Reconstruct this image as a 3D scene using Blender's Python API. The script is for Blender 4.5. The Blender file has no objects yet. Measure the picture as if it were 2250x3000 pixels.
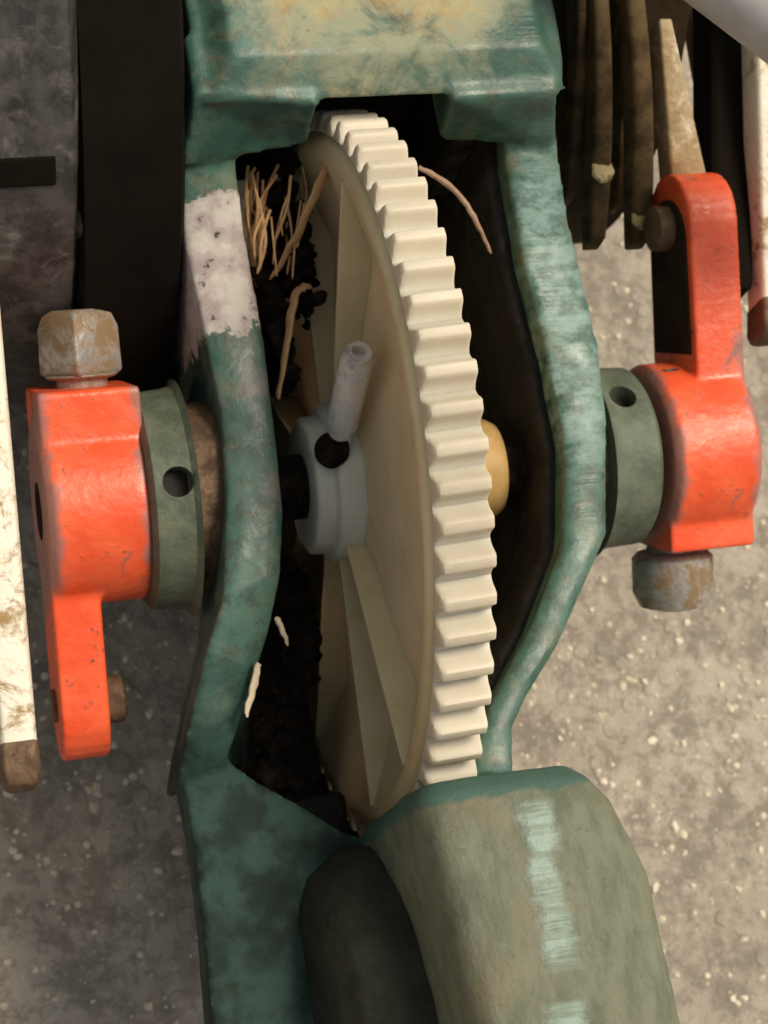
import bpy, bmesh, math, random
from mathutils import Vector, Matrix, Euler

# ------------------------------------------------------------------ units
S = 0.006            # one modelling unit = 6 mm; everything below is in those units
random.seed(11)
scene = bpy.context.scene
col = scene.collection

# ------------------------------------------------------------------ camera
PITCH, YAW, ROLL, DIST = -0.3, 0.262, 0.099, 55.0
TX, TY = -1.33, 0.85
R3 = (Matrix.Rotation(ROLL, 3, 'Z') @ Matrix.Rotation(YAW, 3, 'Y') @ Matrix.Rotation(PITCH, 3, 'X'))
RT = R3.transposed()
CAM = RT @ (Vector((0, 0, DIST)) - Vector((TX, TY, 0)))
cd = bpy.data.cameras.new('camera')
cam = bpy.data.objects.new('camera', cd); col.objects.link(cam)
cam.matrix_world = Matrix.Translation(CAM * S) @ RT.to_4x4()
cd.sensor_fit = 'VERTICAL'; cd.sensor_height = 24; cd.lens = 24 * DIST * 100 / 3000
cd.clip_start = 0.01; cd.clip_end = 50
cd.dof.use_dof = True; cd.dof.focus_distance = 47 * S; cd.dof.aperture_fstop = 26
scene.camera = cam

# ------------------------------------------------------------------ light
SUN_AZ, SUN_EL = math.radians(80), math.radians(66)      # azimuth clockwise from +Y
w = bpy.data.worlds.new('World'); scene.world = w; w.use_nodes = True
wn = w.node_tree.nodes; wl = w.node_tree.links; wn.clear()
sky = wn.new('ShaderNodeTexSky'); sky.sky_type = 'NISHITA'; sky.sun_disc = False
sky.sun_elevation = SUN_EL; sky.sun_rotation = SUN_AZ
sky.dust_density = 6.0; sky.ozone_density = 0.6; sky.air_density = 1.0
hs = wn.new('ShaderNodeHueSaturation'); hs.inputs['Saturation'].default_value = 0.06   # overcast: nearly grey
bg = wn.new('ShaderNodeBackground'); bg.inputs['Strength'].default_value = 0.092
wo = wn.new('ShaderNodeOutputWorld')
wl.new(sky.outputs[0], hs.inputs['Color']); wl.new(hs.outputs[0], bg.inputs['Color']); wl.new(bg.outputs[0], wo.inputs['Surface'])
sl = bpy.data.lights.new('sun', 'SUN'); sl.energy = 2.75; sl.angle = math.radians(22); sl.color = (1.0, 0.84, 0.62)
so = bpy.data.objects.new('sun', sl); col.objects.link(so)
sd = Vector((math.sin(SUN_AZ) * math.cos(SUN_EL), math.cos(SUN_AZ) * math.cos(SUN_EL), math.sin(SUN_EL)))
so.rotation_euler = sd.to_track_quat('Z', 'Y').to_euler(); so.location = sd * 2
vs = scene.view_settings
vs.view_transform = 'Standard'; vs.look = 'None'; vs.gamma = 1; vs.exposure = 0.0

# ------------------------------------------------------------------ helpers
def at(px, py, x=None, y=None, z=None):
    """point on the plane x=, y= or z= seen at position (px, py) of the 1659 x 2212 photograph"""
    k = 2250 / 1659
    d = RT @ Vector(((px * k - 1125) / (DIST * 100), -(py * k - 1500) / (DIST * 100), -1.0))
    i, v = (0, x) if x is not None else (1, y) if y is not None else (2, z)
    return CAM + d * ((v - CAM[i]) / d[i])

class NT:
    """small node-tree writer"""
    def __init__(s, name):
        s.m = bpy.data.materials.new(name); s.m.use_nodes = True
        s.t = s.m.node_tree; s.t.nodes.clear()
        s.out = s.t.nodes.new('ShaderNodeOutputMaterial'); s.b = s.t.nodes.new('ShaderNodeBsdfPrincipled')
        s.t.links.new(s.b.outputs[0], s.out.inputs['Surface'])
        tc = s.t.nodes.new('ShaderNodeTexCoord')
        mp = s.t.nodes.new('ShaderNodeMapping'); mp.inputs['Scale'].default_value = (1 / S,) * 3
        s.t.links.new(tc.outputs['Object'], mp.inputs['Vector']); s.p = mp.outputs[0]
    def n(s, kind, **kw):
        nd = s.t.nodes.new(kind)
        for k, v in kw.items(): setattr(nd, k, v)
        return nd
    def link(s, a, b): s.t.links.new(a, b)
    def put(s, sock, v):
        if hasattr(v, 'is_output') or isinstance(v, bpy.types.NodeSocket): s.link(v, sock)
        else: sock.default_value = v
    def noise(s, scale, detail=4, rough=.55, dist=0, vec=None):
        nd = s.n('ShaderNodeTexNoise'); s.link(vec or s.p, nd.inputs['Vector'])
        nd.inputs['Scale'].default_value = scale; nd.inputs['Detail'].default_value = detail
        nd.inputs['Roughness'].default_value = rough; nd.inputs['Distortion'].default_value = dist
        return nd.outputs[0]
    def stretch(s, sc, rot=(0, 0, 0)):
        mp = s.n('ShaderNodeMapping'); mp.inputs['Scale'].default_value = sc; mp.inputs['Rotation'].default_value = rot
        s.link(s.p, mp.inputs['Vector']); return mp.outputs[0]
    def voro(s, scale, feature='F1'):
        nd = s.n('ShaderNodeTexVoronoi', feature=feature); s.link(s.p, nd.inputs['Vector']); nd.inputs['Scale'].default_value = scale
        return nd
    def ramp(s, fac, lo, hi, a=0.0, b=1.0):
        nd = s.n('ShaderNodeMapRange', interpolation_type='SMOOTHSTEP'); s.put(nd.inputs[0], fac)
        for i, v in zip((1, 2, 3, 4), (lo, hi, a, b)): nd.inputs[i].default_value = v
        return nd.outputs[0]
    def math(s, op, a, b=0.0, c=0.0):
        nd = s.n('ShaderNodeMath', operation=op); s.put(nd.inputs[0], a); s.put(nd.inputs[1], b); s.put(nd.inputs[2], c)
        return nd.outputs[0]
    def mix(s, fac, a, b):
        nd = s.n('ShaderNodeMix', data_type='RGBA'); s.put(nd.inputs[0], fac)
        for i, v in ((6, a), (7, b)):
            if isinstance(v, tuple): nd.inputs[i].default_value = (*v, 1)
            else: s.link(v, nd.inputs[i])
        return nd.outputs[2]
    def xyz(s):
        nd = s.n('ShaderNodeSeparateXYZ'); s.link(s.p, nd.inputs[0]); return nd.outputs
    def dist(s, pt, sc=(1, 1, 1)):
        a = s.n('ShaderNodeVectorMath', operation='SUBTRACT'); s.link(s.p, a.inputs[0]); a.inputs[1].default_value = pt
        m = s.n('ShaderNodeVectorMath', operation='MULTIPLY'); s.link(a.outputs[0], m.inputs[0]); m.inputs[1].default_value = sc
        l = s.n('ShaderNodeVectorMath', operation='LENGTH'); s.link(m.outputs[0], l.inputs[0]); return l.outputs['Value']
    def point(s):
        return s.n('ShaderNodeNewGeometry').outputs['Pointiness']
    def normal_z(s):
        g = s.n('ShaderNodeNewGeometry'); x = s.n('ShaderNodeSeparateXYZ'); s.link(g.outputs['Normal'], x.inputs[0]); return x.outputs[2]
    def bump(s, h, strength=.4, dist=.1, prev=None):
        nd = s.n('ShaderNodeBump'); s.put(nd.inputs['Height'], h); nd.inputs['Strength'].default_value = strength
        nd.inputs['Distance'].default_value = dist * S
        if prev is not None: s.link(prev, nd.inputs['Normal'])
        return nd.outputs[0]
    def fin(s, color, rough=.5, metal=0.0, normal=None, spec=.5, sss=None):
        if isinstance(color, tuple): s.b.inputs['Base Color'].default_value = (*color, 1)
        else: s.link(color, s.b.inputs['Base Color'])
        s.put(s.b.inputs['Roughness'], rough); s.put(s.b.inputs['Metallic'], metal)
        s.put(s.b.inputs['Specular IOR Level'], spec)
        if normal is not None: s.link(normal, s.b.inputs['Normal'])
        if sss:
            s.b.inputs['Subsurface Weight'].default_value = sss[0]; s.b.inputs['Subsurface Radius'].default_value = sss[1]
            s.b.inputs['Subsurface Scale'].default_value = sss[2] * S
        return s.m

# ------------------------------------------------------------------ materials
def mat_green():
    """old green enamel on a casting: rust on the flat top, bare primer where it flaked, worn edges"""
    t = NT('green_enamel')
    c = t.mix(t.ramp(t.noise(.45, 5, .6), .35, .65), (.030, .090, .066), (.085, .172, .134))
    c = t.mix(t.math('MULTIPLY', t.ramp(t.noise(1.5, 7, .72, .3), .46, .66), .7), c, (.040, .045, .026))
    c = t.mix(t.math('MULTIPLY', t.ramp(t.noise(.9, 6, .65, .4), .52, .68), .55), c, (.165, .150, .085))
    x, y, z = t.xyz()
    top = t.dist((1.2, 12.6, 8.2), (.215, .215, .4))
    top = t.math('ADD', top, t.math('MULTIPLY', t.math('SUBTRACT', t.noise(.7, 7, .72, .4), .5), 1.1))
    top = t.ramp(top, 1.12, .72)
    rn = t.noise(.55, 8, .72, .6)
    c = t.mix(t.math('MULTIPLY', top, t.ramp(rn, .34, .56)), c, t.mix(t.ramp(t.noise(.4, 5, .6), .42, .6), (.27, .285, .185), (.37, .33, .18)))
    c = t.mix(t.math('MULTIPLY', top, t.ramp(t.noise(.42, 8, .7, .3), .50, .70)), c, (.36, .205, .07))
    c = t.mix(t.math('MULTIPLY', top, t.ramp(t.noise(2.6, 6, .7), .6, .75)), c, (.09, .07, .04))
    # flaked patch of the left rail: pale grey primer with a ragged rim
    d = t.dist(PATCH, (.50, .50, .2))
    d = t.math('ADD', d, t.math('MULTIPLY', t.math('SUBTRACT', t.noise(1.3, 7, .75), .5), 1.15))
    patch = t.ramp(d, .98, .92)
    pc = t.mix(t.ramp(t.noise(1.1, 5, .6), .4, .65), (.56, .52, .47), (.36, .30, .29))
    pc = t.mix(t.ramp(t.noise(2.2, 4, .6), .64, .72), pc, (.06, .04, .04))
    c = t.mix(patch, c, pc)
    # painted highlight on the right rail, grey scuffs on the left one, painted shade over the rear deck
    rail_highlight = t.math('MULTIPLY', t.math('MULTIPLY', t.ramp(x, 4.8, 5.8), t.ramp(y, -2.5, .5)), t.ramp(y, 8.5, 6.5))
    c = t.mix(t.math('MULTIPLY', rail_highlight, t.ramp(t.noise(1.0, 6, .7, 0, t.stretch((1, 1.8, 1))), .36, .62, 0, .85)), c, (.215, .330, .300))
    scuff = t.math('MULTIPLY', t.math('MULTIPLY', t.ramp(x, -1.5, -2.4), t.ramp(y, -3.5, -1.0)), t.ramp(y, 4.0, 2.0))
    c = t.mix(t.math('MULTIPLY', scuff, t.ramp(t.noise(.8, 6, .72, .4), .50, .66, 0, .8)), c, (.17, .15, .165))
    deck_shade = t.math('ADD', t.math('MULTIPLY', y, -1.0), t.math('MULTIPLY', t.math('SUBTRACT', t.noise(.6, 6, .7), .5), 5.0))
    deck_shade = t.math('MULTIPLY', t.ramp(deck_shade, 5.0, 7.6), t.ramp(x, 1.2, .2))
    c = t.mix(t.math('MULTIPLY', deck_shade, .95), c, t.mix(t.ramp(t.noise(.7, 5, .6), .4, .6), (.010, .020, .016), (.026, .055, .047)))
    pt = t.point()
    edge = t.math('MULTIPLY', t.ramp(pt, .53, .60), t.ramp(t.noise(1.4, 6, .7), .42, .62))
    c = t.mix(t.math('MULTIPLY', edge, .6), c, (.24, .27, .21))
    rust = t.ramp(t.noise(1.1, 7, .75, .3), .66, .73)
    c = t.mix(t.math('MULTIPLY', rust, .7), c, (.11, .055, .025))
    h = t.math('ADD', t.noise(6, 5, .6), t.math('MULTIPLY', patch, -2.2))
    rip = t.noise(1.0, 3, .5, 0, t.stretch((.25, 2.6, .6)))
    nm = t.bump(h, .22, .08); nm = t.bump(t.noise(22, 3, .6), .18, .04, nm); rip = t.math('MULTIPLY', rip, t.math('MULTIPLY', t.ramp(x, 4.5, 5.5), t.ramp(y, -5, -2)))
    nm = t.bump(rip, .38, .15, nm)
    ro = t.ramp(t.noise(1.3, 5, .6), .3, .7, .28, .55)
    ro = t.math('MAXIMUM', ro, t.math('MULTIPLY', deck_shade, .62))
    ro = t.math('MAXIMUM', ro, t.math('MULTIPLY', t.math('MAXIMUM', patch, top), .75))
    return t.fin(c, ro, 0, nm, t.math('SUBTRACT', .5, t.math('MULTIPLY', deck_shade, .38)))

def mat_cover():
    """worm cover: the same green gone dull and olive, cast skin, one streak of painted sheen"""
    t = NT('dull_olive_enamel')
    s1 = t.noise(1.0, 6, .7, .2, t.stretch((2.2, .7, 1.2)))
    c = t.mix(t.ramp(s1, .35, .62), (.105, .125, .078), (.165, .178, .118))
    c = t.mix(t.math('MULTIPLY', t.ramp(t.noise(.5, 5, .6), .46, .7), .5), c, (.195, .16, .095))
    c = t.mix(t.math('MULTIPLY', t.ramp(t.noise(1.9, 6, .7), .58, .72), .5), c, (.055, .065, .035))
    x, y, z = t.xyz()
    # sheen streak down the crown, painted in as brighter colour
    cx = t.math('ADD', t.math('MULTIPLY', y, SHEEN[0]), SHEEN[1])
    off = t.math('ABSOLUTE', t.math('SUBTRACT', x, cx))
    off = t.math('ADD', off, t.math('MULTIPLY', t.math('SUBTRACT', t.noise(1.1, 6, .7), .5), 1.3))
    st = t.math('MULTIPLY', t.ramp(off, .62, .18), t.ramp(y, -10.7, -11.0))
    st = t.math('MULTIPLY', st, t.ramp(t.noise(1.0, 3, .6, 0, t.stretch((.25, 2.6, .5))), .32, .56, .25, 1))
    gap = t.ramp(t.math('ABSOLUTE', t.math('ADD', y, 15.35)), .28, .5)
    st = t.math('MULTIPLY', st, gap)
    c = t.mix(t.math('MULTIPLY', st, .9), c, (.27, .37, .31))
    lip = t.ramp(t.math('ADD', y, t.math('MULTIPLY', t.math('SUBTRACT', t.noise(1.2, 5, .6), .5), .5)), -10.65, -10.45)
    c = t.mix(lip, c, (.055, .115, .088))
    h = t.noise(5.5, 6, .65)
    rip = t.noise(1.0, 2, .5, 0, t.stretch((.2, 3.2, .5)))
    nm = t.bump(h, .45, .12); nm = t.bump(t.math('MULTIPLY', rip, st), .5, .18, nm)
    ro = t.mix(st, (.62, .62, .62), (.28, .28, .28))
    sp = t.n('ShaderNodeSeparateColor'); t.link(ro, sp.inputs[0])
    return t.fin(c, sp.outputs[0], 0, nm, .45)

def mat_boss():
    t = NT('boss_enamel')
    c = t.mix(t.ramp(t.noise(.8, 6, .65), .35, .65), (.066, .086, .055), (.125, .150, .105))
    c = t.mix(t.math('MULTIPLY', t.ramp(t.noise(1.5, 6, .7), .55, .7), .7), c, (.17, .13, .07))
    return t.fin(c, .55, 0, t.bump(t.noise(5, 5, .6), .4, .1), .4)

def mat_orange():
    t = NT('orange_enamel')
    c = t.mix(t.ramp(t.noise(.7, 5, .6), .35, .7), (.78, .085, .022), (.86, .135, .045))
    wear = t.math('ADD', t.ramp(t.point(), .515, .60), t.math('MULTIPLY', t.noise(1.5, 7, .75), 1.0))
    c = t.mix(t.ramp(wear, 1.02, 1.10), c, t.mix(t.ramp(t.noise(3, 4, .6), .45, .55), (.10, .055, .045), (.27, .22, .20)))
    c = t.mix(t.math('MULTIPLY', t.ramp(t.noise(1.6, 8, .8, .3), .60, .63), .85), c, (.13, .065, .05))
    c = t.mix(t.math('MULTIPLY', t.ramp(t.noise(.62, 6, .7, .5), .60, .68), .75), c, (.20, .12, .11))
    x, y, z = t.xyz()
    sc = t.math('MULTIPLY', t.ramp(t.math('ADD', t.math('ABSOLUTE', x), t.math('MULTIPLY', t.math('SUBTRACT', t.noise(1.0, 6, .7), .5), 1.3)), .95, 1.35), t.ramp(t.math('ABSOLUTE', y), 2.9, 2.3))
    c = t.mix(t.math('MULTIPLY', sc, .8), c, (.25, .165, .15))
    c = t.mix(t.ramp(t.noise(2.8, 5, .6), .70, .74), c, (.07, .03, .025))
    nm = t.bump(t.noise(4.5, 5, .6), .3, .08); nm = t.bump(t.noise(.9, 2, .5), .3, .25, nm)
    return t.fin(c, t.ramp(t.noise(1.2, 5, .6), .3, .7, .24, .48), 0, nm, .5)

def mat_plastic(name, c1, c2, stain, sss=.35, amount=1.0):
    t = NT(name)
    c = t.mix(t.ramp(t.noise(.5, 4, .6), .35, .65), c1, c2)
    c = t.mix(t.math('MULTIPLY', t.ramp(t.noise(.9, 6, .7, .4), .50, .74), .55 * amount), c, stain)
    c = t.mix(t.math('MULTIPLY', t.ramp(t.noise(1.7, 5, .7), .71, .76), .9 * amount), c, (.07, .05, .025))
    if name == 'stained_plastic':                    # amber grease thrown on the lower half of the disc
        x, y, z = t.xyz()
        am = t.ramp(t.math('ADD', y, t.math('MULTIPLY', t.math('SUBTRACT', t.noise(.6, 6, .7), .5), 6.0)), -4.5, -9.5)
        c = t.mix(t.math('MULTIPLY', am, .55), c, (.42, .29, .12))
    oi = t.n('ShaderNodeObjectInfo'); hv = t.n('ShaderNodeHueSaturation'); t.link(c, hv.inputs['Color'])
    t.link(t.ramp(oi.outputs['Random'], 0, 1, .90, 1.06), hv.inputs['Value']); c = hv.outputs[0]
    return t.fin(c, t.ramp(t.noise(2, 4, .6), .3, .7, .36, .55), 0, t.bump(t.noise(3.5, 5, .6), .16, .07), .45, (sss, (1.0, .65, .35), .7))

def mat_metal(name, c1, c2, rustc, lo, hi, rough=(.3, .6), metal=.5, bscale=4, bstr=.4):
    t = NT(name)
    c = t.mix(t.ramp(t.noise(1.1, 6, .65), .35, .65), c1, c2)
    r = t.ramp(t.noise(.9, 8, .75, .4), lo, hi)
    c = t.mix(r, c, rustc)
    m = t.math('MULTIPLY', t.math('SUBTRACT', 1.0, r), metal)
    return t.fin(c, t.ramp(r, 0, 1, *rough), m, t.bump(t.noise(bscale, 6, .65), bstr, .1), .5)

def mat_plain(name, c1, c2, scale=1.5, rough=.8, bscale=5, bstr=.5, spec=.3):
    t = NT(name)
    c = t.mix(t.ramp(t.noise(scale, 6, .65), .35, .65), c1, c2)
    return t.fin(c, rough, 0, t.bump(t.noise(bscale, 6, .65), bstr, .15), spec)

def mat_concrete():
    t = NT('worn_concrete')
    c = t.mix(t.ramp(t.noise(.16, 5, .6), .35, .65), (.41, .355, .285), (.52, .46, .375))
    c = t.mix(t.math('MULTIPLY', t.ramp(t.noise(.8, 7, .78), .42, .60), .8), c, (.235, .20, .16))
    c = t.mix(t.math('MULTIPLY', t.ramp(t.noise(.55, 6, .75, .3), .54, .66), .6), c, (.56, .50, .40))
    v = t.voro(1.25)
    rnd = t.n('ShaderNodeSeparateColor'); t.link(v.outputs['Color'], rnd.inputs[0])
    grain = t.math('MULTIPLY', t.ramp(v.outputs['Distance'], .42, .30), t.ramp(rnd.outputs[0], .45, .5))
    c = t.mix(t.math('MULTIPLY', grain, .28), c, (.52, .47, .38))
    v2 = t.voro(2.3)
    r2 = t.n('ShaderNodeSeparateColor'); t.link(v2.outputs['Color'], r2.inputs[0])
    g2 = t.math('MULTIPLY', t.ramp(v2.outputs['Distance'], .4, .3), t.ramp(r2.outputs[1], .62, .66))
    c = t.mix(t.math('MULTIPLY', g2, .22), c, (.20, .17, .135))
    c = t.mix(t.math('MULTIPLY', t.ramp(t.noise(3.6, 5, .7), .60, .68), .5), c, (.60, .54, .43))
    h = t.math('ADD', t.math('MULTIPLY', t.noise(1.6, 7, .75), 1.0), t.math('MULTIPLY', grain, .35))
    return t.fin(c, .85, 0, t.bump(h, .7, .4), .3)

PATCH = tuple(at(470, 605, z=3.0)); 
_a, _b = at(1150, 1740, z=6.3), at(1225, 2212, z=6.3)
SHEEN = ((_b.x - _a.x) / (_b.y - _a.y), _a.x - _a.y * (_b.x - _a.x) / (_b.y - _a.y))
M = dict(
    green=mat_green(), cover=mat_cover(), boss=mat_boss(), orange=mat_orange(),
    tooth=mat_plastic('ivory_plastic', (.565, .505, .39), (.63, .57, .45), (.58, .48, .31), .4, .5),
    web=mat_plastic('stained_plastic', (.63, .52, .31), (.69, .59, .38), (.50, .36, .16), .5, .9),
    hub=mat_plastic('hub_plastic', (.70, .71, .62), (.76, .77, .69), (.50, .46, .32), .4, .5),
    bushing=mat_plastic('brown_plastic', (.44, .27, .09), (.52, .34, .13), (.25, .14, .05), .2),
    steel=mat_metal('galvanised_steel', (.36, .345, .33), (.50, .48, .45), (.22, .145, .075), .40, .58),
    screw=mat_metal('set_screw_steel', (.80, .77, .71), (.66, .63, .60), (.34, .31, .33), .50, .64, metal=.1),
    rusty=mat_metal('rusty_steel', (.15, .09, .05), (.21, .13, .07), (.075, .042, .022), .40, .6, (.6, .85), .2),
    rod=mat_metal('white_painted_rod', (.76, .70, .55), (.83, .79, .67), (.34, .22, .09), .52, .66, (.4, .8), 0),
    wheel=mat_plain('dark_rusted_iron', (.020, .0135, .0065), (.036, .0245, .012), .7, .9, 3, .4, .12),
    tine=mat_plain('brown_iron', (.045, .029, .013), (.125, .085, .040), .8, .85, 3, .6, .15),
    pale=mat_metal('ochre_iron', (.33, .235, .115), (.42, .32, .18), (.66, .57, .42), .5, .66, (.55, .8), .1, 2.5, .6),
    greyiron=mat_metal('grey_iron', (.030, .027, .024), (.085, .079, .073), (.16, .15, .138), .48, .72, (.5, .7), .25, 2.2, .25),
    black=mat_plain('near_black', (.006, .0048, .003), (.009, .007, .0045), .8, .9, 3, .15, .08),
    grease_shade=mat_plain('black_grease_shade', (.006, .0055, .005), (.012, .010, .008), 1.2, .6, 1.8, .8, .25),
    soil=mat_plain('dark_soil', (.006, .005, .004), (.028, .021, .015), 2.2, .95, 4, 1.0, .08),
    flank_shade=mat_plain('shaded_black_green', (.020, .022, .014), (.034, .036, .024), .9, .7, 4, .5, .25),
    ochre_tip=mat_metal('ochre_tip', (.40, .30, .11), (.50, .40, .19), (.10, .065, .03), .5, .62, (.5, .8), 0),
    tube=mat_plain('grey_tube', (.47, .45, .45), (.53, .51, .50), .7, .38, 6, .1, .5),
    straw=mat_plain('dry_straw', (.55, .30, .13), (.70, .45, .23), 1.5, .6, 6, .4, .4),
    pale_straw=mat_plain('pale_straw', (.58, .47, .32), (.68, .58, .42), 1.5, .6, 6, .4, .4),
    root=mat_plain('root_fibre', (.30, .19, .13), (.40, .28, .20), 1.5, .8, 6, .4, .2),
    concrete=mat_concrete(),
    grit=mat_plain('pale_grit', (.58, .51, .36), (.68, .61, .47), .9, .45, 4, .3, .5),
    grit_tan=mat_plain('tan_grit', (.50, .42, .29), (.56, .49, .37), .9, .6, 4, .3, .4),
    grit_dark=mat_plain('grey_grit', (.26, .23, .19), (.40, .36, .30), .9, .6, 4, .3, .4),
)

# ------------------------------------------------------------------ mesh builders (bmesh, units)
def add_box(bm, lo, hi, mat4=None):
    lo, hi = Vector(lo), Vector(hi)
    vs_ = [bm.verts.new((x, y, z)) for x in (lo.x, hi.x) for y in (lo.y, hi.y) for z in (lo.z, hi.z)]
    for f in ((0, 1, 3, 2), (4, 6, 7, 5), (0, 4, 5, 1), (2, 3, 7, 6), (0, 2, 6, 4), (1, 5, 7, 3)):
        bm.faces.new([vs_[i] for i in f])
    if mat4 is not None: bmesh.ops.transform(bm, matrix=mat4, verts=vs_)
    return vs_

def add_prism(bm, top, bottom):
    """closed solid between two equal rings of points"""
    a = [bm.verts.new(p) for p in top]; b = [bm.verts.new(p) for p in bottom]; n = len(a)
    bm.faces.new(a); bm.faces.new(b[::-1])
    for i in range(n): bm.faces.new((a[i], b[i], b[(i + 1) % n], a[(i + 1) % n]))
    return a + b

def add_loft(bm, rings, closed=True, loop=False):
    rs = [[bm.verts.new(p) for p in r] for r in rings]; n = len(rs[0])
    for r0, r1 in list(zip(rs, rs[1:])) + ([(rs[-1], rs[0])] if loop else []):
        for i in range(n): bm.faces.new((r0[i], r1[i], r1[(i + 1) % n], r0[(i + 1) % n]))
    if closed and not loop: bm.faces.new(rs[0]); bm.faces.new(rs[-1][::-1])
    return rs

def frame_of(d):
    d = d.normalized(); u = d.orthogonal().normalized(); return u, d.cross(u)

def add_lathe(bm, prof, o=(0, 0, 0), axis=(1, 0, 0), seg=48, twist=0.0, loop=False):
    """solid of revolution: prof = (distance along axis, radius)"""
    ax = Vector(axis).normalized(); u, v = frame_of(ax); o = Vector(o)
    rings = [[o + ax * t + (u * math.cos(2 * math.pi * k / seg + twist) + v * math.sin(2 * math.pi * k / seg + twist)) * max(r, 1e-3)
              for k in range(seg)] for t, r in prof]
    return add_loft(bm, rings, loop=loop)

def add_tube(bm, pts, rad, seg=8, flat=1.0, normal=None):
    """bent tapered rod through pts; rad a number or one per point"""
    pts = [Vector(p) for p in pts]; n = len(pts)
    rad = rad if isinstance(rad, (list, tuple)) else [rad] * n
    rings = []; u = Vector(normal) if normal else None
    for i, p in enumerate(pts):
        d = (pts[min(i + 1, n - 1)] - pts[max(i - 1, 0)]).normalized()
        if u is None: u = d.orthogonal()
        u = (u - d * u.dot(d)).normalized(); v = d.cross(u)
        rings.append([p + u * rad[i] * math.cos(2 * math.pi * k / seg) * flat + v * rad[i] * math.sin(2 * math.pi * k / seg) for k in range(seg)])
    return add_loft(bm, rings)

def smooth_path(pts, sub=6):
    pts = [Vector(p) for p in pts]; out = []
    for i in range(len(pts) - 1):
        p0, p1, p2, p3 = pts[max(i - 1, 0)], pts[i], pts[i + 1], pts[min(i + 2, len(pts) - 1)]
        for k in range(sub):
            t = k / sub
            out.append(.5 * ((2 * p1) + (p2 - p0) * t + (2 * p0 - 5 * p1 + 4 * p2 - p3) * t * t + (3 * p1 - p0 - 3 * p2 + p3) * t ** 3))
    return out + [pts[-1]]

def world_o(o):
    return Vector(o.get('_o', (0, 0, 0)))

def obj(name, bm, mat, parent=None, o=(0, 0, 0), voxel=None, smooth=4, bevel=None, shade=True, lump=None, cut=None):
    """link the bmesh (in world units) as ONE mesh object whose origin is o"""
    o = Vector(o)
    bmesh.ops.recalc_face_normals(bm, faces=bm.faces)
    bmesh.ops.translate(bm, verts=bm.verts, vec=-o)
    me = bpy.data.meshes.new(name); bm.to_mesh(me); bm.free()
    if cut is not None:
        bmesh.ops.recalc_face_normals(cut, faces=cut.faces); bmesh.ops.translate(cut, verts=cut.verts, vec=-o)
        cm = bpy.data.meshes.new('cut'); cut.to_mesh(cm); cut.free()
    if voxel or bevel or cut is not None:
        tmp = bpy.data.objects.new('tmp', me); col.objects.link(tmp)
        if voxel:
            md = tmp.modifiers.new('r', 'REMESH'); md.mode = 'VOXEL'; md.voxel_size = voxel
            ms = tmp.modifiers.new('s', 'SMOOTH'); ms.factor = .5; ms.iterations = smooth
            if lump:
                tx = bpy.data.textures.new('lump', 'CLOUDS'); tx.noise_scale = lump[1]
                dm = tmp.modifiers.new('d', 'DISPLACE'); dm.texture = tx; dm.strength = lump[0]; dm.texture_coords = 'GLOBAL'
        elif cut is not None:
            co = bpy.data.objects.new('cut', cm); col.objects.link(co)
            bo = tmp.modifiers.new('c', 'BOOLEAN'); bo.object = co; bo.operation = 'DIFFERENCE'; bo.solver = 'EXACT'
        else:
            mb = tmp.modifiers.new('b', 'BEVEL'); mb.width = bevel; mb.segments = 3; mb.limit_method = 'ANGLE'; mb.angle_limit = math.radians(40)
        dg = bpy.context.evaluated_depsgraph_get()
        me2 = bpy.data.meshes.new_from_object(tmp.evaluated_get(dg))
        bpy.data.objects.remove(tmp); bpy.data.meshes.remove(me); me = me2
        if cut is not None: bpy.data.objects.remove(co); bpy.data.meshes.remove(cm); me.name = name
    me.transform(Matrix.Scale(S, 4))
    me.materials.clear()
    for m_ in (mat if isinstance(mat, list) else [mat]): me.materials.append(m_)
    if shade:
        me.shade_smooth()
        if not voxel:
            try: me.set_sharp_from_angle(angle=math.radians(38))
            except Exception: pass
    ob = bpy.data.objects.new(name, me); col.objects.link(ob)
    put(ob, o, parent)
    return ob

ORIG = {}
def put(ob, o, parent):
    ORIG[ob] = Vector(o)
    if parent is not None:
        ob.parent = parent; ob.location = (Vector(o) - ORIG[parent]) * S
    else: ob.location = Vector(o) * S

def empty(name, o, parent=None):
    e = bpy.data.objects.new(name, None); e.empty_display_size = .01; col.objects.link(e); put(e, o, parent); return e

def tag(ob, label=None, cat=None, group=None, kind=None):
    if label: ob['label'] = label
    if cat: ob['category'] = cat
    if group: ob['group'] = group
    if kind: ob['kind'] = kind
    return ob

B = bmesh.new
GROUND = -14.5

# ------------------------------------------------------------------ ground
bm = B()
add_loft(bm, [[(-700, -700, GROUND - 2), (700, -700, GROUND - 2), (700, 700, GROUND - 2), (-700, 700, GROUND - 2)],
              [(-700, -700, GROUND), (700, -700, GROUND), (700, 700, GROUND), (-700, 700, GROUND)]])
tag(obj('ground', bm, M['concrete'], shade=False), kind='structure')
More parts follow.
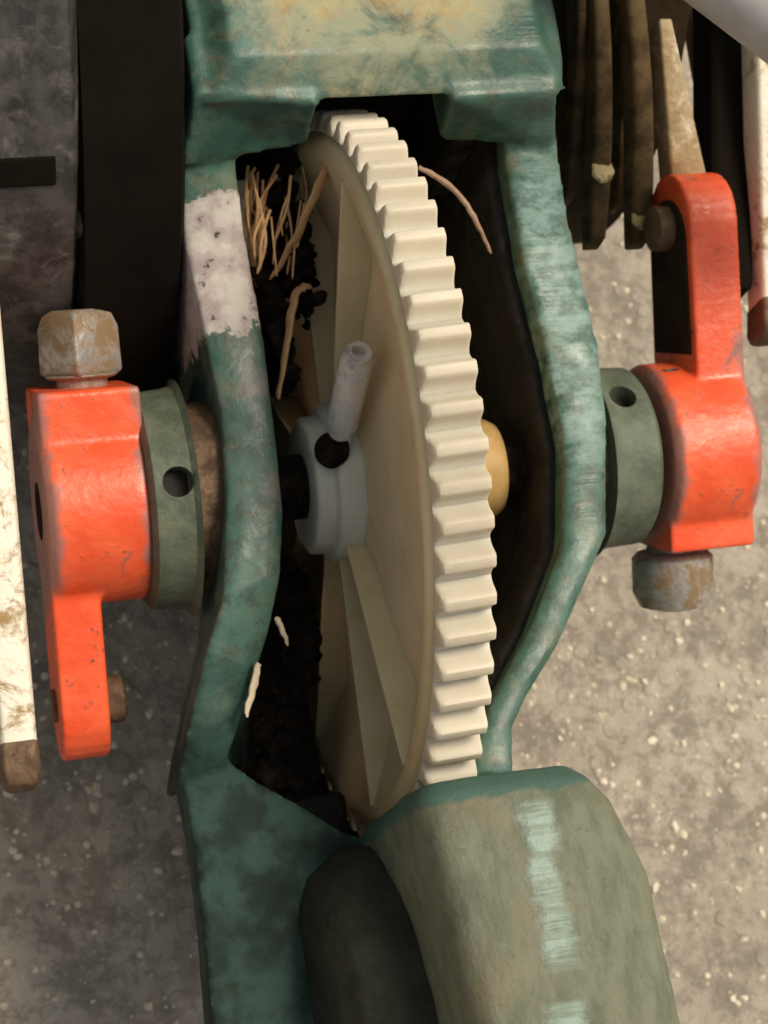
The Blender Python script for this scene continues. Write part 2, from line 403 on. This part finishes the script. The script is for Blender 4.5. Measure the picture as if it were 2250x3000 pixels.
# stones of the mix that show at the worn surface
bm = B(); rg = random.Random(5)
for i in range(5600):
    x, y = rg.uniform(-22, 34), rg.uniform(-24, 38)
    r = .045 + .13 * rg.random() ** 2.2
    m4 = Matrix.Translation((x, y, GROUND + r * .18)) @ Euler((rg.uniform(-.3, .3), rg.uniform(-.3, .3), rg.uniform(0, 6.3))).to_matrix().to_4x4() @ Matrix.Diagonal((r * rg.uniform(.7, 1.5), r, r * rg.uniform(.3, .5), 1))
    k = rg.random(); mi = 0 if k < .20 else 1 if k < .55 else 2
    res = bmesh.ops.create_icosphere(bm, subdivisions=1, radius=1, matrix=m4)
    fs = set()
    for v in res['verts']:
        v.co += Vector((rg.uniform(-1, 1), rg.uniform(-1, 1), rg.uniform(-.5, .5))) * r * .3
        fs.update(v.link_faces)
    for f in fs: f.material_index = mi
tag(obj('grit', bm, [M['grit'], M['grit_tan'], M['grit_dark']], shade=False), kind='stuff')

# ------------------------------------------------------------------ the sprinkler
sprinkler = empty('tractor_sprinkler', (1.9, 0, GROUND))
tag(sprinkler, 'old green cast iron lawn sprinkler with orange cranks and an ivory plastic gear', 'lawn sprinkler')

# --- frame casting -------------------------------------------------
def rail(bm, edge_a, edge_b, floor):
    """rail between two edge lines of (px, py, z) on its top face; crowned top, walls down to floor"""
    rings = []
    for (ax, ay, az), (bx, by, bz) in zip(edge_a, edge_b):
        a, b = at(ax, ay, z=az), at(bx, by, z=bz)
        m1, m2 = a.lerp(b, .3), a.lerp(b, .7); m1.z += .10; m2.z += .10
        rings.append([a, m1, m2, b, Vector((b.x, b.y, floor)), Vector((a.x, a.y, floor))])
    add_loft(bm, rings)

bm = B()
zL = [5.9, 5.5, 4.3, 3.5, 3.2, 3.2, 2.9, 2.2, 1.3, .6]
La = [(390, 230), (389, 350), (398, 520), (447, 740), (478, 900), (490, 1080), (482, 1290), (445, 1410), (402, 1590), (385, 1680)]
Lb = [(508, 230), (510, 350), (532, 520), (572, 740), (598, 960), (612, 1100), (606, 1240), (582, 1360), (522, 1545), (488, 1650)]
rail(bm, [(x, y, z) for (x, y), z in zip(La, zL)], [(x, y, z) for (x, y), z in zip(Lb, zL)], -2.6)
zR = [5.9, 5.5, 4.3, 3.5, 3.2, 3.2, 3.1, 3.0, 3.0, 3.0]
Ra = [(1085, 230), (1092, 345), (1130, 560), (1180, 760), (1218, 950), (1217, 1170), (1150, 1345), (1080, 1480), (1040, 1570), (1020, 1680)]
Rb = [(1200, 230), (1208, 335), (1230, 480), (1292, 740), (1312, 900), (1312, 1150), (1205, 1395), (1140, 1500), (1108, 1570), (1110, 1680)]
rail(bm, [(x, y, z) for (x, y), z in zip(Ra, zR)], [(x, y, z) for (x, y), z in zip(Rb, zR)], -6)
# head block: slab, front wall in two pieces left and right of the gear slot, side walls
def wall(top_px, bot_px, deep):
    tp_ = [at(x, y, z=7.9) for x, y in top_px]; bt_ = [at(x, y, z=5.7) for x, y in bot_px]
    add_prism(bm, tp_ + [Vector((tp_[1].x, deep, 7.9)), Vector((tp_[0].x, deep, 7.9))], bt_ + [Vector((bt_[1].x, deep, 5.7)), Vector((bt_[0].x, deep, 5.7))])
wall([(420, 205), (689, 222)], [(392, 362), (664, 316)], 10.2)
wall([(978, 214), (1205, 195)], [(950, 304), (1200, 318)], 10.2)
zt = at(800, 214, y=8.2).z
add_prism(bm, [(-3.0, 9.2, 8.45), (5.6, 9.2, 8.45), (5.6, 21, 8.45), (-3.0, 21, 8.45)], [(-3.75, 8.2, zt), (6.4, 8.2, zt), (6.4, 21, zt), (-3.75, 21, zt)])
add_box(bm, (-3.9, 10.0, -4), (-2.2, 21, 7.9)); add_box(bm, (5.3, 10.5, -6), (6.4, 21, 7.9))
add_box(bm, (-3.5, 13.2, -6), (6.5, 14.5, 7.5))
# rim bead along the right of the block, running down into the right rail
add_tube(bm, smooth_path([(6.0, 20, 7.5), (6.0, 10, 7.5), (6.0, 9.0, 6.3), (5.9, 8.4, 5.4)]), .55, 12)
# rear deck between left rail and worm cover, dropping away to the back
dk = [(385, 1650, .6), (490, 1640, .5), (560, 1690, .1), (650, 1740, -.3), (740, 1795, -.6), (850, 1830, -.8), (960, 2000, -.9), (960, 2400, -1), (700, 2420, -1), (470, 2400, -.6), (456, 2212, -.4), (440, 2000, -.1), (415, 1800, .3)]
tp = [at(x, y, z=z) for x, y, z in dk]
add_prism(bm, tp, [Vector((p.x, p.y, p.z - 1.6)) for p in tp])
# bottom: floor between the rails with a deep well for the wheel
fl = [(-2.5, 13.5), (6.6, 13.5), (6.6, 0), (4.8, -3.5), (2.4, -7), (1.6, -9), (-4.2, -9), (-2.6, -3)]
for lim in (lambda x: min(x, -.85), lambda x: max(x, 1.65)):
    add_prism(bm, [(lim(x), y, -5.3) for x, y in fl], [(lim(x), y, -6.3) for x, y in fl])
frame = obj('frame', bm, M['green'], sprinkler, (0, 0, 0), voxel=.12, smooth=3, lump=(.025, 1.6))

# --- greasy sump; its dark walls paint the shade inside rail and block ----------------------
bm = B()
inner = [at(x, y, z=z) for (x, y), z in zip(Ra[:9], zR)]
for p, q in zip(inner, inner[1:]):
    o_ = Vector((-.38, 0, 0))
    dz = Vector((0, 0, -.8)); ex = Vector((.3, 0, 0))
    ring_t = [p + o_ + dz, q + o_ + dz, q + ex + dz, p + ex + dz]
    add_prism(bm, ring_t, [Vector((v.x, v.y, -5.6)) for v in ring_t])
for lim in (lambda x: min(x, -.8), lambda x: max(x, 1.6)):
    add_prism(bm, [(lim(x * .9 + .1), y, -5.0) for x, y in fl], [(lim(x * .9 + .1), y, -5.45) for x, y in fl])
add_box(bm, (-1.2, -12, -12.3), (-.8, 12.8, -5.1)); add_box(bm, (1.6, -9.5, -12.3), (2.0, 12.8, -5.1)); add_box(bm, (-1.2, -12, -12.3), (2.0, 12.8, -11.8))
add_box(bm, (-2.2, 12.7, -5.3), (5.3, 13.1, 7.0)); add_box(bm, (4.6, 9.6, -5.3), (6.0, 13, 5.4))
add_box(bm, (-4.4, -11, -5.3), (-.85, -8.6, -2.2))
obj('sump_shade_liner', bm, M['grease_shade'], sprinkler, (0, 0, 0), voxel=.16, smooth=3, lump=(.3, 1.1))

# --- axle bosses on the rails ----------------------------------------
def boss(x0, x1, r, hole_px, xn):
    bm = B(); s = 1 if x1 > x0 else -1; L = abs(x1 - x0)
    add_lathe(bm, [(0, r + .25), (L * .12, r + .05), (L * .3, r), (L * .9, r - .05), (L, r - .25)], (x0, 0, 0), (s, 0, 0), 72)
    p = None
    for k in range(400):                      # where the line of the hole meets the cylinder
        q = at(*hole_px, z=r - k * r / 400)
        if math.hypot(q.y, q.z) <= r: p = q; break
    n = Vector((0, p.y, p.z)).normalized()
    cut = B(); add_lathe(cut, [(-1.1, .40), (.6, .44)], p, n, 24)
    b = obj('axle_boss', bm, M['boss'], sprinkler, ((x0 + x1) / 2, 0, 0), cut=cut)
    bm = B(); add_lathe(bm, [(0, r * .86), (abs(x0 - xn) + .2, r * .86)], (xn, 0, 0), (s, 0, 0), 48)
    obj('boss_neck', bm, M['rusty'], b, (xn, 0, 0))
    bm = B(); add_lathe(bm, [(-1.0, .36), (-.55, .385), (-.6, .1)], p, n, 20)
    obj('oil_hole', bm, M['grease_shade'], b, p)
boss(-4.65, -5.95, 3.15, (385, 1040), -3.4)
boss(7.55, 9.2, 2.75, (1345, 855), 7.0)

# --- worm cover behind the wheel --------------------------------------
bm = B()
def arch(y, x0, x1, zc, zt_, z0=-1.0):
    cx, hw = (x0 + x1) / 2, (x1 - x0) / 2; pts = []
    for k in range(25):
        a = math.pi * k / 24; c_, s_ = math.cos(a), math.sin(a)
        e = .30                                        # squarish arch
        pts.append(Vector((cx - hw * math.copysign(abs(c_) ** e, c_), y, zc + (zt_ - zc) * abs(s_) ** e)))
    return pts + [Vector((x1, y, z0)), Vector((x0, y, z0))]
p0, p1 = at(1330, 1790, z=4.5), at(1420, 2212, z=4.5)
rings = [arch(-9.9, -.7, 3.3, 3.2, 5.7), arch(-10.3, -1.0, 3.75, 3, 6.2), arch(-11, -1.0, 4.2, 3, 6.4), arch(-13, -.8, 4.75, 3, 6.5), arch(-16, -.6, 4.8, 3, 6.5), arch(-22, -.3, 4.8, 3, 6.3)]
add_loft(bm, rings)
cover = obj('worm_cover', bm, M['cover'], sprinkler, (0, 0, 0), voxel=.12, smooth=8, lump=(.12, 1.3))
bm = B(); add_lathe(bm, [(0, 2.6), (.4, 3.5), (1.2, 4.1), (5.0, 4.6)], Vector((-3.1, -14.6, -.9)), (1, 0, -.10), 48)
obj('inlet_boss', bm, M['flank_shade'], cover, Vector((-3, -15, .7)), voxel=.13, smooth=8, lump=(.15, 1.2))  # near-black colour paints the shade on this flank

# --- worm wheel ---------------------------------------------------------
NT_, RO, RR = 70, 10.75, 10.14
XL, XR = -.25, 1.2
gear = empty('worm_wheel', (0, 0, 0), sprinkler)
bm = B()
add_lathe(bm, [(XL + .08, 9.2), (XL + .06, RR - .25), (XL + .1, RR - .1), (XL + .2, RR), (XR - .1, RR), (XR, RR - .1), (XR, 9.2)], seg=210, loop=True)
obj('rim', bm, M['tooth'], gear, (0, 0, 0))
bm = B()
add_lathe(bm, [(.2, 1.8), (.26, 2.5), (.38, 3.1), (.46, 5.2), (.60, 6.9), (.60, 7.25), (.50, 7.5), (-.20, 9.25), (-.30, 9.42), (-.34, 9.65), (-.30, 9.9), (-.16, 10.05), (.9, 9.9), (1.0, 8.4), (1.0, 1.8)], seg=128, loop=True)
obj('web', bm, M['web'], gear, (0, 0, 0))
bm = B()
add_lathe(bm, [(-1.1, .9), (-1.1, 1.9), (-1.04, 2.0), (-.55, 2.03), (-.5, 2.25), (-.42, 2.33), (.7, 2.4)], seg=10, twist=.2)
hub = obj('hub', bm, M['hub'], gear, (0, 0, 0), bevel=.08)
bm = B()
add_lathe(bm, [(.6, 1.5), (1.2, 1.5), (4.55, 1.5), (4.8, 1.36), (4.88, 1.0)], seg=48)
obj('bushing', bm, M['bushing'], gear, (0, 0, 0))
def ribm(h0, h1):
    bm = B(); rings = []
    for k in range(9):
        t = k / 8; r = 2.0 + (9.4 - 2.0) * t; h = h0 + (h1 - h0) * t
        rings.append([(.8, .13, r), (-h, .07, r), (-h, -.07, r), (.8, -.13, r)])
    add_loft(bm, rings); return bm
rib0 = None
for deg in (-40, 72, 99, 140, 180, 220, 284):
    if rib0 is None: ob = rib0 = obj('rib', ribm(.30, .34), M['web'], gear, (0, 0, 0))
    else:
        ob = rib0.copy(); col.objects.link(ob); put(ob, (0, 0, 0), gear)
    ob.rotation_euler = (math.radians(deg), 0, 0)
# one tooth, pointing up; copied round the rim
bm = B(); pitch = 2 * math.pi / NT_ * RO
prof = [(-.52, -.02), (-.44, .03), (-.36, .09), (-.28, .22), (-.21, .39), (-.165, .48), (-.11, .52), (.10, .53), (.15, .49), (.20, .40), (.27, .22), (.36, .09), (.44, .03), (.52, -.02)]
rings = []
for t, q in ((0, .35), (.03, .8), (.07, .95), (.15, 1), (.6, 1), (.95, 1), (.985, .96), (1, .86)):
    x = XL + .02 + (XR - XL - .02) * t; sh = (t - .5) * .08
    rings.append([(x, (w_ + sh) * pitch, RR + .02 + h * (q if h > 0 else 1)) for w_, h in prof])
add_loft(bm, rings)
tooth0 = None; T0 = -1.115 + .3
for k in range(NT_):
    if tooth0 is None: ob = tooth0 = obj('tooth', bm, M['tooth'], gear, (0, 0, 0))
    else:
        ob = tooth0.copy(); col.objects.link(ob); put(ob, (0, 0, 0), gear)
    ob.rotation_euler = (T0 + k * 2 * math.pi / NT_ + random.uniform(-.0016, .0016), 0, 0)
    ob.scale = (random.uniform(.985, 1.0), 1, random.uniform(.998, 1.001))
# set screw standing in a bored pocket of the hub
sa = math.radians(17)
dirn = Vector((0, math.sin(sa), math.cos(sa)))
base = Vector((-.30, 0, 0)) + dirn * 2.2
bm = B()
add_lathe(bm, [(-.4, .38), (.7, .38), (.75, .46), (3.6, .45), (3.78, .37), (3.8, .2), (3.5, .18)], base, dirn, 24)
obj('set_screw', bm, M['screw'], hub, base)
bm = B(); add_lathe(bm, [(-.4, .50), (.15, .50), (.19, .40), (.20, .05)], base + Vector((-.30, -.40, .14)), (dirn + Vector((-.3, -.5, .35))).normalized(), 28)
obj('screw_pocket', bm, M['soil'], hub, base)
# axle
bm = B(); add_lathe(bm, [(-8.72, .8), (-8.65, .95), (12.3, .95), (12.4, .8)], seg=40)
obj('axle', bm, M['soil'], sprinkler, (0, 0, 0))

# --- cranks --------------------------------------------------------------
CR = Matrix.Rotation(math.radians(25), 4, 'X')
def crank(sx, x_in, x_out, sy, L, pad, th):
    """sx: side of the machine, sy: way the arm points; x_in / x_out: inner and outer face of the clamp"""
    c = empty('crank_arm', ((x_in + x_out) / 2, 0, 0), sprinkler)
    xa, xb = min(x_in, x_out), max(x_in, x_out)
    bm = B()
    r = 2.75
    add_lathe(bm, [(0, r - .25), (.2, r), (xb - xa - .2, r), (xb - xa, r - .25)], (xa, 0, 0), seg=64)
    add_box(bm, (xa + .05, min(0, -sy * pad), -1.9), (xb - .05, max(0, -sy * pad), 1.9))       # flat pad that takes the clamp bolt
    w0 = x_out - sx * th; ya, yb = sorted((w0, x_out))
    pts = [(0, -1.7)]
    top, bot = [], []
    ring = [(0, 1.75), (sy * 2.5, 1.6), (sy * (L - .9), 1.5)] + [(sy * (L - .9 + 1.5 * math.sin(a)), 1.5 * math.cos(a)) for a in [math.pi * k / 10 for k in range(1, 10)]] + [(sy * (L - .9), -1.5), (sy * 2.5, -1.6), (0, -1.75)]
    add_prism(bm, [(ya, y, z) for y, z in ring], [(yb, y, z) for y, z in ring])
    bmesh.ops.transform(bm, matrix=CR, verts=bm.verts)
    obj('arm', bm, M['orange'], c, ((x_in + x_out) / 2, 0, 0), voxel=.075, smooth=7)
    # crank pin through the end of the arm
    bm = B(); py = sy * (L - 1.0)
    add_lathe(bm, [(0, .5), (.1, .68), (.6, .68), (.65, .5), (.67, .48), (.75 + th, .48)], (w0 - sx * .62, py, 0), (sx, 0, 0), 32)
    bmesh.ops.transform(bm, matrix=CR, verts=bm.verts)
    obj('crank_pin', bm, M['rusty'], c, CR @ Vector((w0, py, 0)))
    return c
cl = crank(-1, -5.8, -8.7, -1, 6.6, 3.4, 1.35)
cr = crank(1, 9.55, 12.4, 1, 7.8, 2.85, 1.6)
# rusty dark plate, added to paint the shaded inner face of the right arm
bm = B(); xw = 12.4 - 1.6
ring = [(3.0, 1.3), (6.4, 1.25)] + [(6.4 + 1.25 * math.sin(a), 1.25 * math.cos(a)) for a in [math.pi * k / 10 for k in range(1, 10)]] + [(6.4, -1.25), (3.0, -1.3)]
add_prism(bm, [(xw - .07, y, z) for y, z in ring], [(xw + .1, y, z) for y, z in ring])
bmesh.ops.transform(bm, matrix=CR, verts=bm.verts)
obj('rusty_shade_plate', bm, M['wheel'], cr, CR @ Vector((xw, 5, 0)), bevel=.04)
# clamp bolts: square head on the left, round head on the right
bd = CR @ Vector((0, 1, 0)); BT = math.pi / 4 + math.radians(-8)
bm = B(); bo_ = Vector((-7.2, 0, 0))
add_lathe(bm, [(2.2, .72), (3.62, .72), (3.64, .95), (3.75, 1.05)], bo_, bd, 32)
add_lathe(bm, [(3.68, 1.0), (3.78, 1.18), (5.05, 1.15), (5.4, 1.0), (5.55, .72)], bo_, bd, 4, BT)
obj('clamp_bolt', bm, M['steel'], cl, bo_ + bd * 3, bevel=.13)
bm = B(); bo_ = Vector((10.45, 0, 0))
add_lathe(bm, [(2.2, .62), (3.05, .8), (3.1, 1.1), (3.25, 1.25), (4.3, 1.27), (4.75, 1.08), (4.9, .6)], bo_, -bd, 36)
obj('clamp_bolt', bm, M['steel'], cr, bo_ - bd * 3)

# --- white drive rods outside the cranks ---------------------------------------
def rod(pts, rad):
    def bar(bm, path, hw, ht):
        add_loft(bm, [[p + Vector((sx_ * hw * q, 0, sz_ * ht * q)) for sx_, sz_ in ((-1, -1), (-1, .7), (-.8, 1), (.8, 1), (1, .7), (1, -1))] for p, q in path])
    path = smooth_path(pts, 8)
    bm = B(); bar(bm, [(p, 1) for p in path], rad * .66, rad * .8)
    r_ = obj('drive_rod', bm, M['rod'], sprinkler, path[0], bevel=.07)
    bm = B(); e0, e1 = Vector(pts[0]), Vector(pts[1]); d = (e0 - e1).normalized()
    bar(bm, [(e0 - d * .5, 1.04), (e0 + d * .3, 1.08), (e0 + d * .6, .9), (e0 + d * .7, .6)], rad * .66, rad * .8)
    obj('rod_end', bm, M['rusty'], r_, e0, bevel=.06)
A0 = at(42, 1650, z=.2); A1 = at(-40, 690, z=3.6); dA = A1 - A0
rod([A0, A0 + dA * .5, A1, A0 + dA * 1.7], .74)
A0 = at(1662, 690, z=1.0); A1 = at(1648, 100, z=4.5); dA = A1 - A0
rod([A0, A0 + dA * .5, A1, A0 + dA * 1.5], .74)

# --- wheels ----------------------------------------------------------------------
# left wheel: black drum added for the dark shade beside the block, grey iron disc outside it
lw = empty('left_wheel', (-8, 19, 0), sprinkler)
bm = B(); add_lathe(bm, [(0, 14.2), (.3, 15.2), (2.9, 15.2), (3.1, 14.6)], (-7.3, 19, -3), seg=96)
obj('drum', bm, M['black'], lw, (-6.9, 19, -3))
bm = B(); add_lathe(bm, [(0, 13.6), (.3, 14.6), (3.2, 14.6), (3.7, 13.6)], (-10.5, 19.4, -1.2), seg=96)
disc = obj('iron_disc', bm, M['greyiron'], lw, (-11, 19.4, -1.2))
def on_disc(deg, r): return Vector((0, 19.4 - r * math.cos(math.radians(deg)), -1.2 + r * math.sin(math.radians(deg))))
q = at(65, 400, z=7.0); dg_ = math.degrees(math.atan2(q.z + 1.2, 19.4 - q.y)); p = on_disc(dg_, 14.6)
bm = B(); add_box(bm, (-1.8, -.42, -.3), (.75, .42, .07), Matrix.Translation((q.x, p.y, p.z)) @ Matrix.Rotation(math.radians(90 - dg_), 4, 'X'))
obj('slot_shade', bm, M['black'], disc, (q.x, p.y, p.z), bevel=.06)  # slot of the disc, its dark recess drawn as a black block
p = at(188, 460, z=4.5)
bm = B(); add_lathe(bm, [(-.6, .5), (0, .95), (.22, .9), (.3, .5)], p, (1, 0, .1), 24)
obj('disc_nut', bm, M['greyiron'], disc, p)
# right wheel: stacked toothed iron plates
rw = empty('right_wheel', (11, 20, -3), sprinkler)
bm = B(); add_lathe(bm, [(0, 10.6), (.2, 11.2), (4.0, 11.2), (4.2, 10.6)], (7.9, 20.5, -2), seg=96)
obj('drum', bm, M['wheel'], rw, (10.7, 20.5, -2))
tines = [((1240, -90), (1229, 430), 1.0, 15), ((1280, -90), (1284, 528), 1.2, 25), ((1318, -90), (1330, 450), .3, 10), ((1350, -90), (1378, 528), 1.4, 29)]
for (tx0, ty0), (tx1, ty1), z1, wpx in tines:
    bm = B(); a = at(tx0, ty0, z=6.6); b = at(tx1, ty1, z=z1); wd = wpx / 73.0
    rings = []
    for k in range(7):
        t = k / 6; p = a.lerp(b, t); p.z += .6 * math.sin(t * math.pi); ww = wd * (.8 + .25 * t) * (.8 if k == 6 else 1); hh = .55 - .1 * t
        rings.append([p + Vector((sx_ * ww, 0, sz_ * hh)) for sx_, sz_ in ((-1, -1), (-.9, .8), (-.5, 1), (.5, 1), (.9, .8), (1, -1))])
    add_loft(bm, rings); tn = obj('tine', bm, M['tine'], rw, b, bevel=.10)
    if wpx in (29, 25):                            # ochre patches that paint light on two of the tips
        bm = B(); e = a.lerp(b, .93 if wpx == 29 else .78); e.z += .50 if wpx == 29 else .85
        add_lathe(bm, [(-.2, .3), (.0, .40), (.06, .34), (.09, .1)], e, (.1, -.3, 1), 7)
        obj('lit_tip', bm, M['ochre_tip'], tn, e)
bm = B(); a, b = at(1425, 60, z=5.2), at(1482, 425, z=2.2); rings = []
for k in range(7):
    p = a.lerp(b, k / 6); ww = .22 + .42 * k / 6
    rings.append([p + Vector((sx_ * ww, 0, sz_ * .5)) for sx_, sz_ in ((-1, -1), (-1, .8), (-.85, 1), (.85, 1), (1, .8), (1, -1))])
add_loft(bm, rings); tag(obj('tine', bm, M['pale'], rw, b, bevel=.12), 'tine with ochre rust and pale painted light')  # pale colour stands in for light falling on this tine
bm = B(); a, b = at(1557, -80, z=3.5), at(1562, 650, z=.8)
add_loft(bm, [[p + Vector((sx_ * .68, 0, sz_ * .9)) for sx_, sz_ in ((-1, -1), (-1, .8), (-.8, 1), (.8, 1), (1, .8), (1, -1))] for p in (a, a.lerp(b, .5), a.lerp(b, .96), b)])
obj('side_plate', bm, M['black'], rw, b, bevel=.15)
bm = B(); a, b = at(1487, 0, z=1.5), at(1503, 195, z=1.5)
add_tube(bm, [a, a.lerp(b, .5), b], [.30, .2, .06], 10)
obj('brace', bm, M['root'], rw, a)

# --- spray tube crossing the corner -----------------------------------------------
bm = B(); a, b = at(1480, -130, z=11), at(1840, 145, z=11)
add_tube(bm, [a - (b - a) * .6, a, a.lerp(b, .5), b, b + (b - a) * .6], 1.25, 40)
obj('spray_tube', bm, M['tube'], sprinkler, a.lerp(b, .5))

# ------------------------------------------------------------------ dead grass and roots in the frame
def blade(pts, rad, mat, label, cat='straw', name='straw', group='dead straws caught inside the frame', flat=.45):
    path = smooth_path([at(x, y, z=z) for x, y, z in pts], 5); n = len(path)
    rr = random.Random(len(label) + int(pts[0][0] * 7))
    rad *= .92
    path = [p + Vector((random.uniform(-1, 1), random.uniform(-1, 1), random.uniform(-1, 1))) * rad * .28 for p in path]
    rads = [rad * (.75 + .5 * math.sin(math.pi * min(1, .15 + i / n))) * rr.uniform(.85, 1.12) for i in range(n)]; rads[-1] *= .4
    bm = B(); add_tube(bm, path, rads, 8, flat)
    return tag(obj(name, bm, M[mat], None, path[0]), label, cat, group)
blade([(724, 306, 6.0), (690, 400, 5.0), (640, 510, 3.9), (585, 600, 2.9)], .16, 'straw', 'longest straw, slanting from the gear tip down to the flaked left rail')
blade([(598, 352, 2.6), (604, 440, 2.4), (600, 500, 2.1), (580, 560, 1.9)], .15, 'pale_straw', 'pale upright straw standing in front of the dark gap below the block')
blade([(560, 470, 2.3), (548, 540, 2.1), (552, 590, 1.8), (556, 620, 1.6)], .15, 'straw', 'short straw pressed along the inner edge of the flaked rail')
blade([(525, 430, 2.9), (530, 480, 2.6), (538, 540, 2.3)], .13, 'pale_straw', 'cream straw tip nearest the top left corner of the opening')
blade([(600, 440, 1.9), (570, 500, 1.8), (540, 545, 1.7)], .17, 'straw', 'broad straw crossing behind the pale upright straw')
blade([(590, 520, 1.5), (575, 570, 1.4), (560, 625, 1.2)], .2, 'straw', 'wide tan blade at the bottom of the straw bundle')
blade([(545, 455, 2.0), (548, 520, 1.9), (556, 600, 1.6)], .17, 'straw', 'upright tan blade just inside the flaked rail corner')
blade([(640, 400, 1.8), (600, 470, 1.8), (560, 560, 1.6)], .14, 'straw', 'thin straw crossing low behind the longest straw')
blade([(570, 420, 1.5), (590, 500, 1.5), (575, 600, 1.3)], .15, 'root', 'dull brown straw leaning against the upright tan blade')
blade([(620, 470, 1.4), (600, 530, 1.4), (590, 600, 1.2)], .16, 'root', 'dull brown straw between the bundle and the longest straw')
blade([(668, 618, 3.2), (640, 632, 3.2), (628, 690, 2.8), (615, 780, 2.4), (600, 862, 2.4)], .13, 'straw', 'hooked straw hanging alone between left rail and gear hub', flat=.7)
blade([(598, 1335, 2.2), (606, 1350, 2.1), (622, 1395, 1.8)], .08, 'pale_straw', 'small cream stalk with a knob end below the gear hub', flat=.9)
blade([(558, 1432, 2.2), (548, 1475, 2.0), (532, 1548, 2.0)], .11, 'pale_straw', 'pinkish straw stub on the rail edge beside the black hollow', flat=.8)
blade([(905, 362, 5.4), (950, 388, 5.2), (1000, 432, 4.9), (1035, 490, 4.5), (1062, 548, 4.1)], .085, 'root', 'thin curled root fibre hanging right of the gear', 'root', 'root', None, .9)

rf = random.Random(21); bm = B()
for k in range(38):
    x0, y0 = rf.uniform(535, 660), rf.uniform(350, 470); x1, y1 = x0 + rf.uniform(-45, 15), y0 + rf.uniform(70, 170); x1 = max(x1, 545 + (y1 - 520) * .15)
    z0 = rf.uniform(2.6, 4.2); mx = (x0 + x1) / 2 + rf.uniform(-14, 14); r0 = rf.uniform(.02, .06)
    path = smooth_path([at(x0, y0, z=z0), at(mx, (y0 + y1) / 2, z=z0 - .2), at(x1, y1, z=z0 - .6)], 5)
    nf = len(bm.faces); add_tube(bm, path, [r0] * (len(path) - 1) + [r0 * .4], 6, .8); mi = rf.choice((0, 0, 1, 2))
    bm.faces.ensure_lookup_table()
    for f in bm.faces[nf:]: f.material_index = mi
tag(obj('grass_fibres', bm, [M['straw'], M['pale_straw'], M['root']]), kind='stuff')

def cl_(v, m): return max(-m, min(m, v))
def clump(px, py, z, sx_, sy_, sz_, seed, label):
    rr = random.Random(seed); bm = B(); c = at(px, py, z=z)
    for k in range(170):
        p = c + Vector((cl_(rr.gauss(0, .42), .62) * sx_, cl_(rr.gauss(0, .42), .8) * sy_, cl_(rr.gauss(0, .3), .4) * sz_)); r = rr.uniform(.16, .32)
        bmesh.ops.create_icosphere(bm, subdivisions=1, radius=r, matrix=Matrix.Translation(p))
    return tag(obj('soil_clump', bm, M['soil'], None, c, voxel=.10, smooth=1, lump=(.40, .22)), label, 'soil', 'soil packed in the frame')
clump(610, 500, 2.0, .9, 3.2, 2.4, 3, 'dark soil packed behind the straw bundle in the opening')
clump(592, 720, 1.4, .45, 2.0, 1.8, 4, 'dark soil along the left rail beside the hooked straw')
clump(645, 1350, -2.4, .6, 2.2, 1.2, 5, 'black soil under the gear hub')
clump(610, 1620, -2.6, 1.1, 2.4, 1.4, 6, 'black soil filling the hollow behind the left rail')
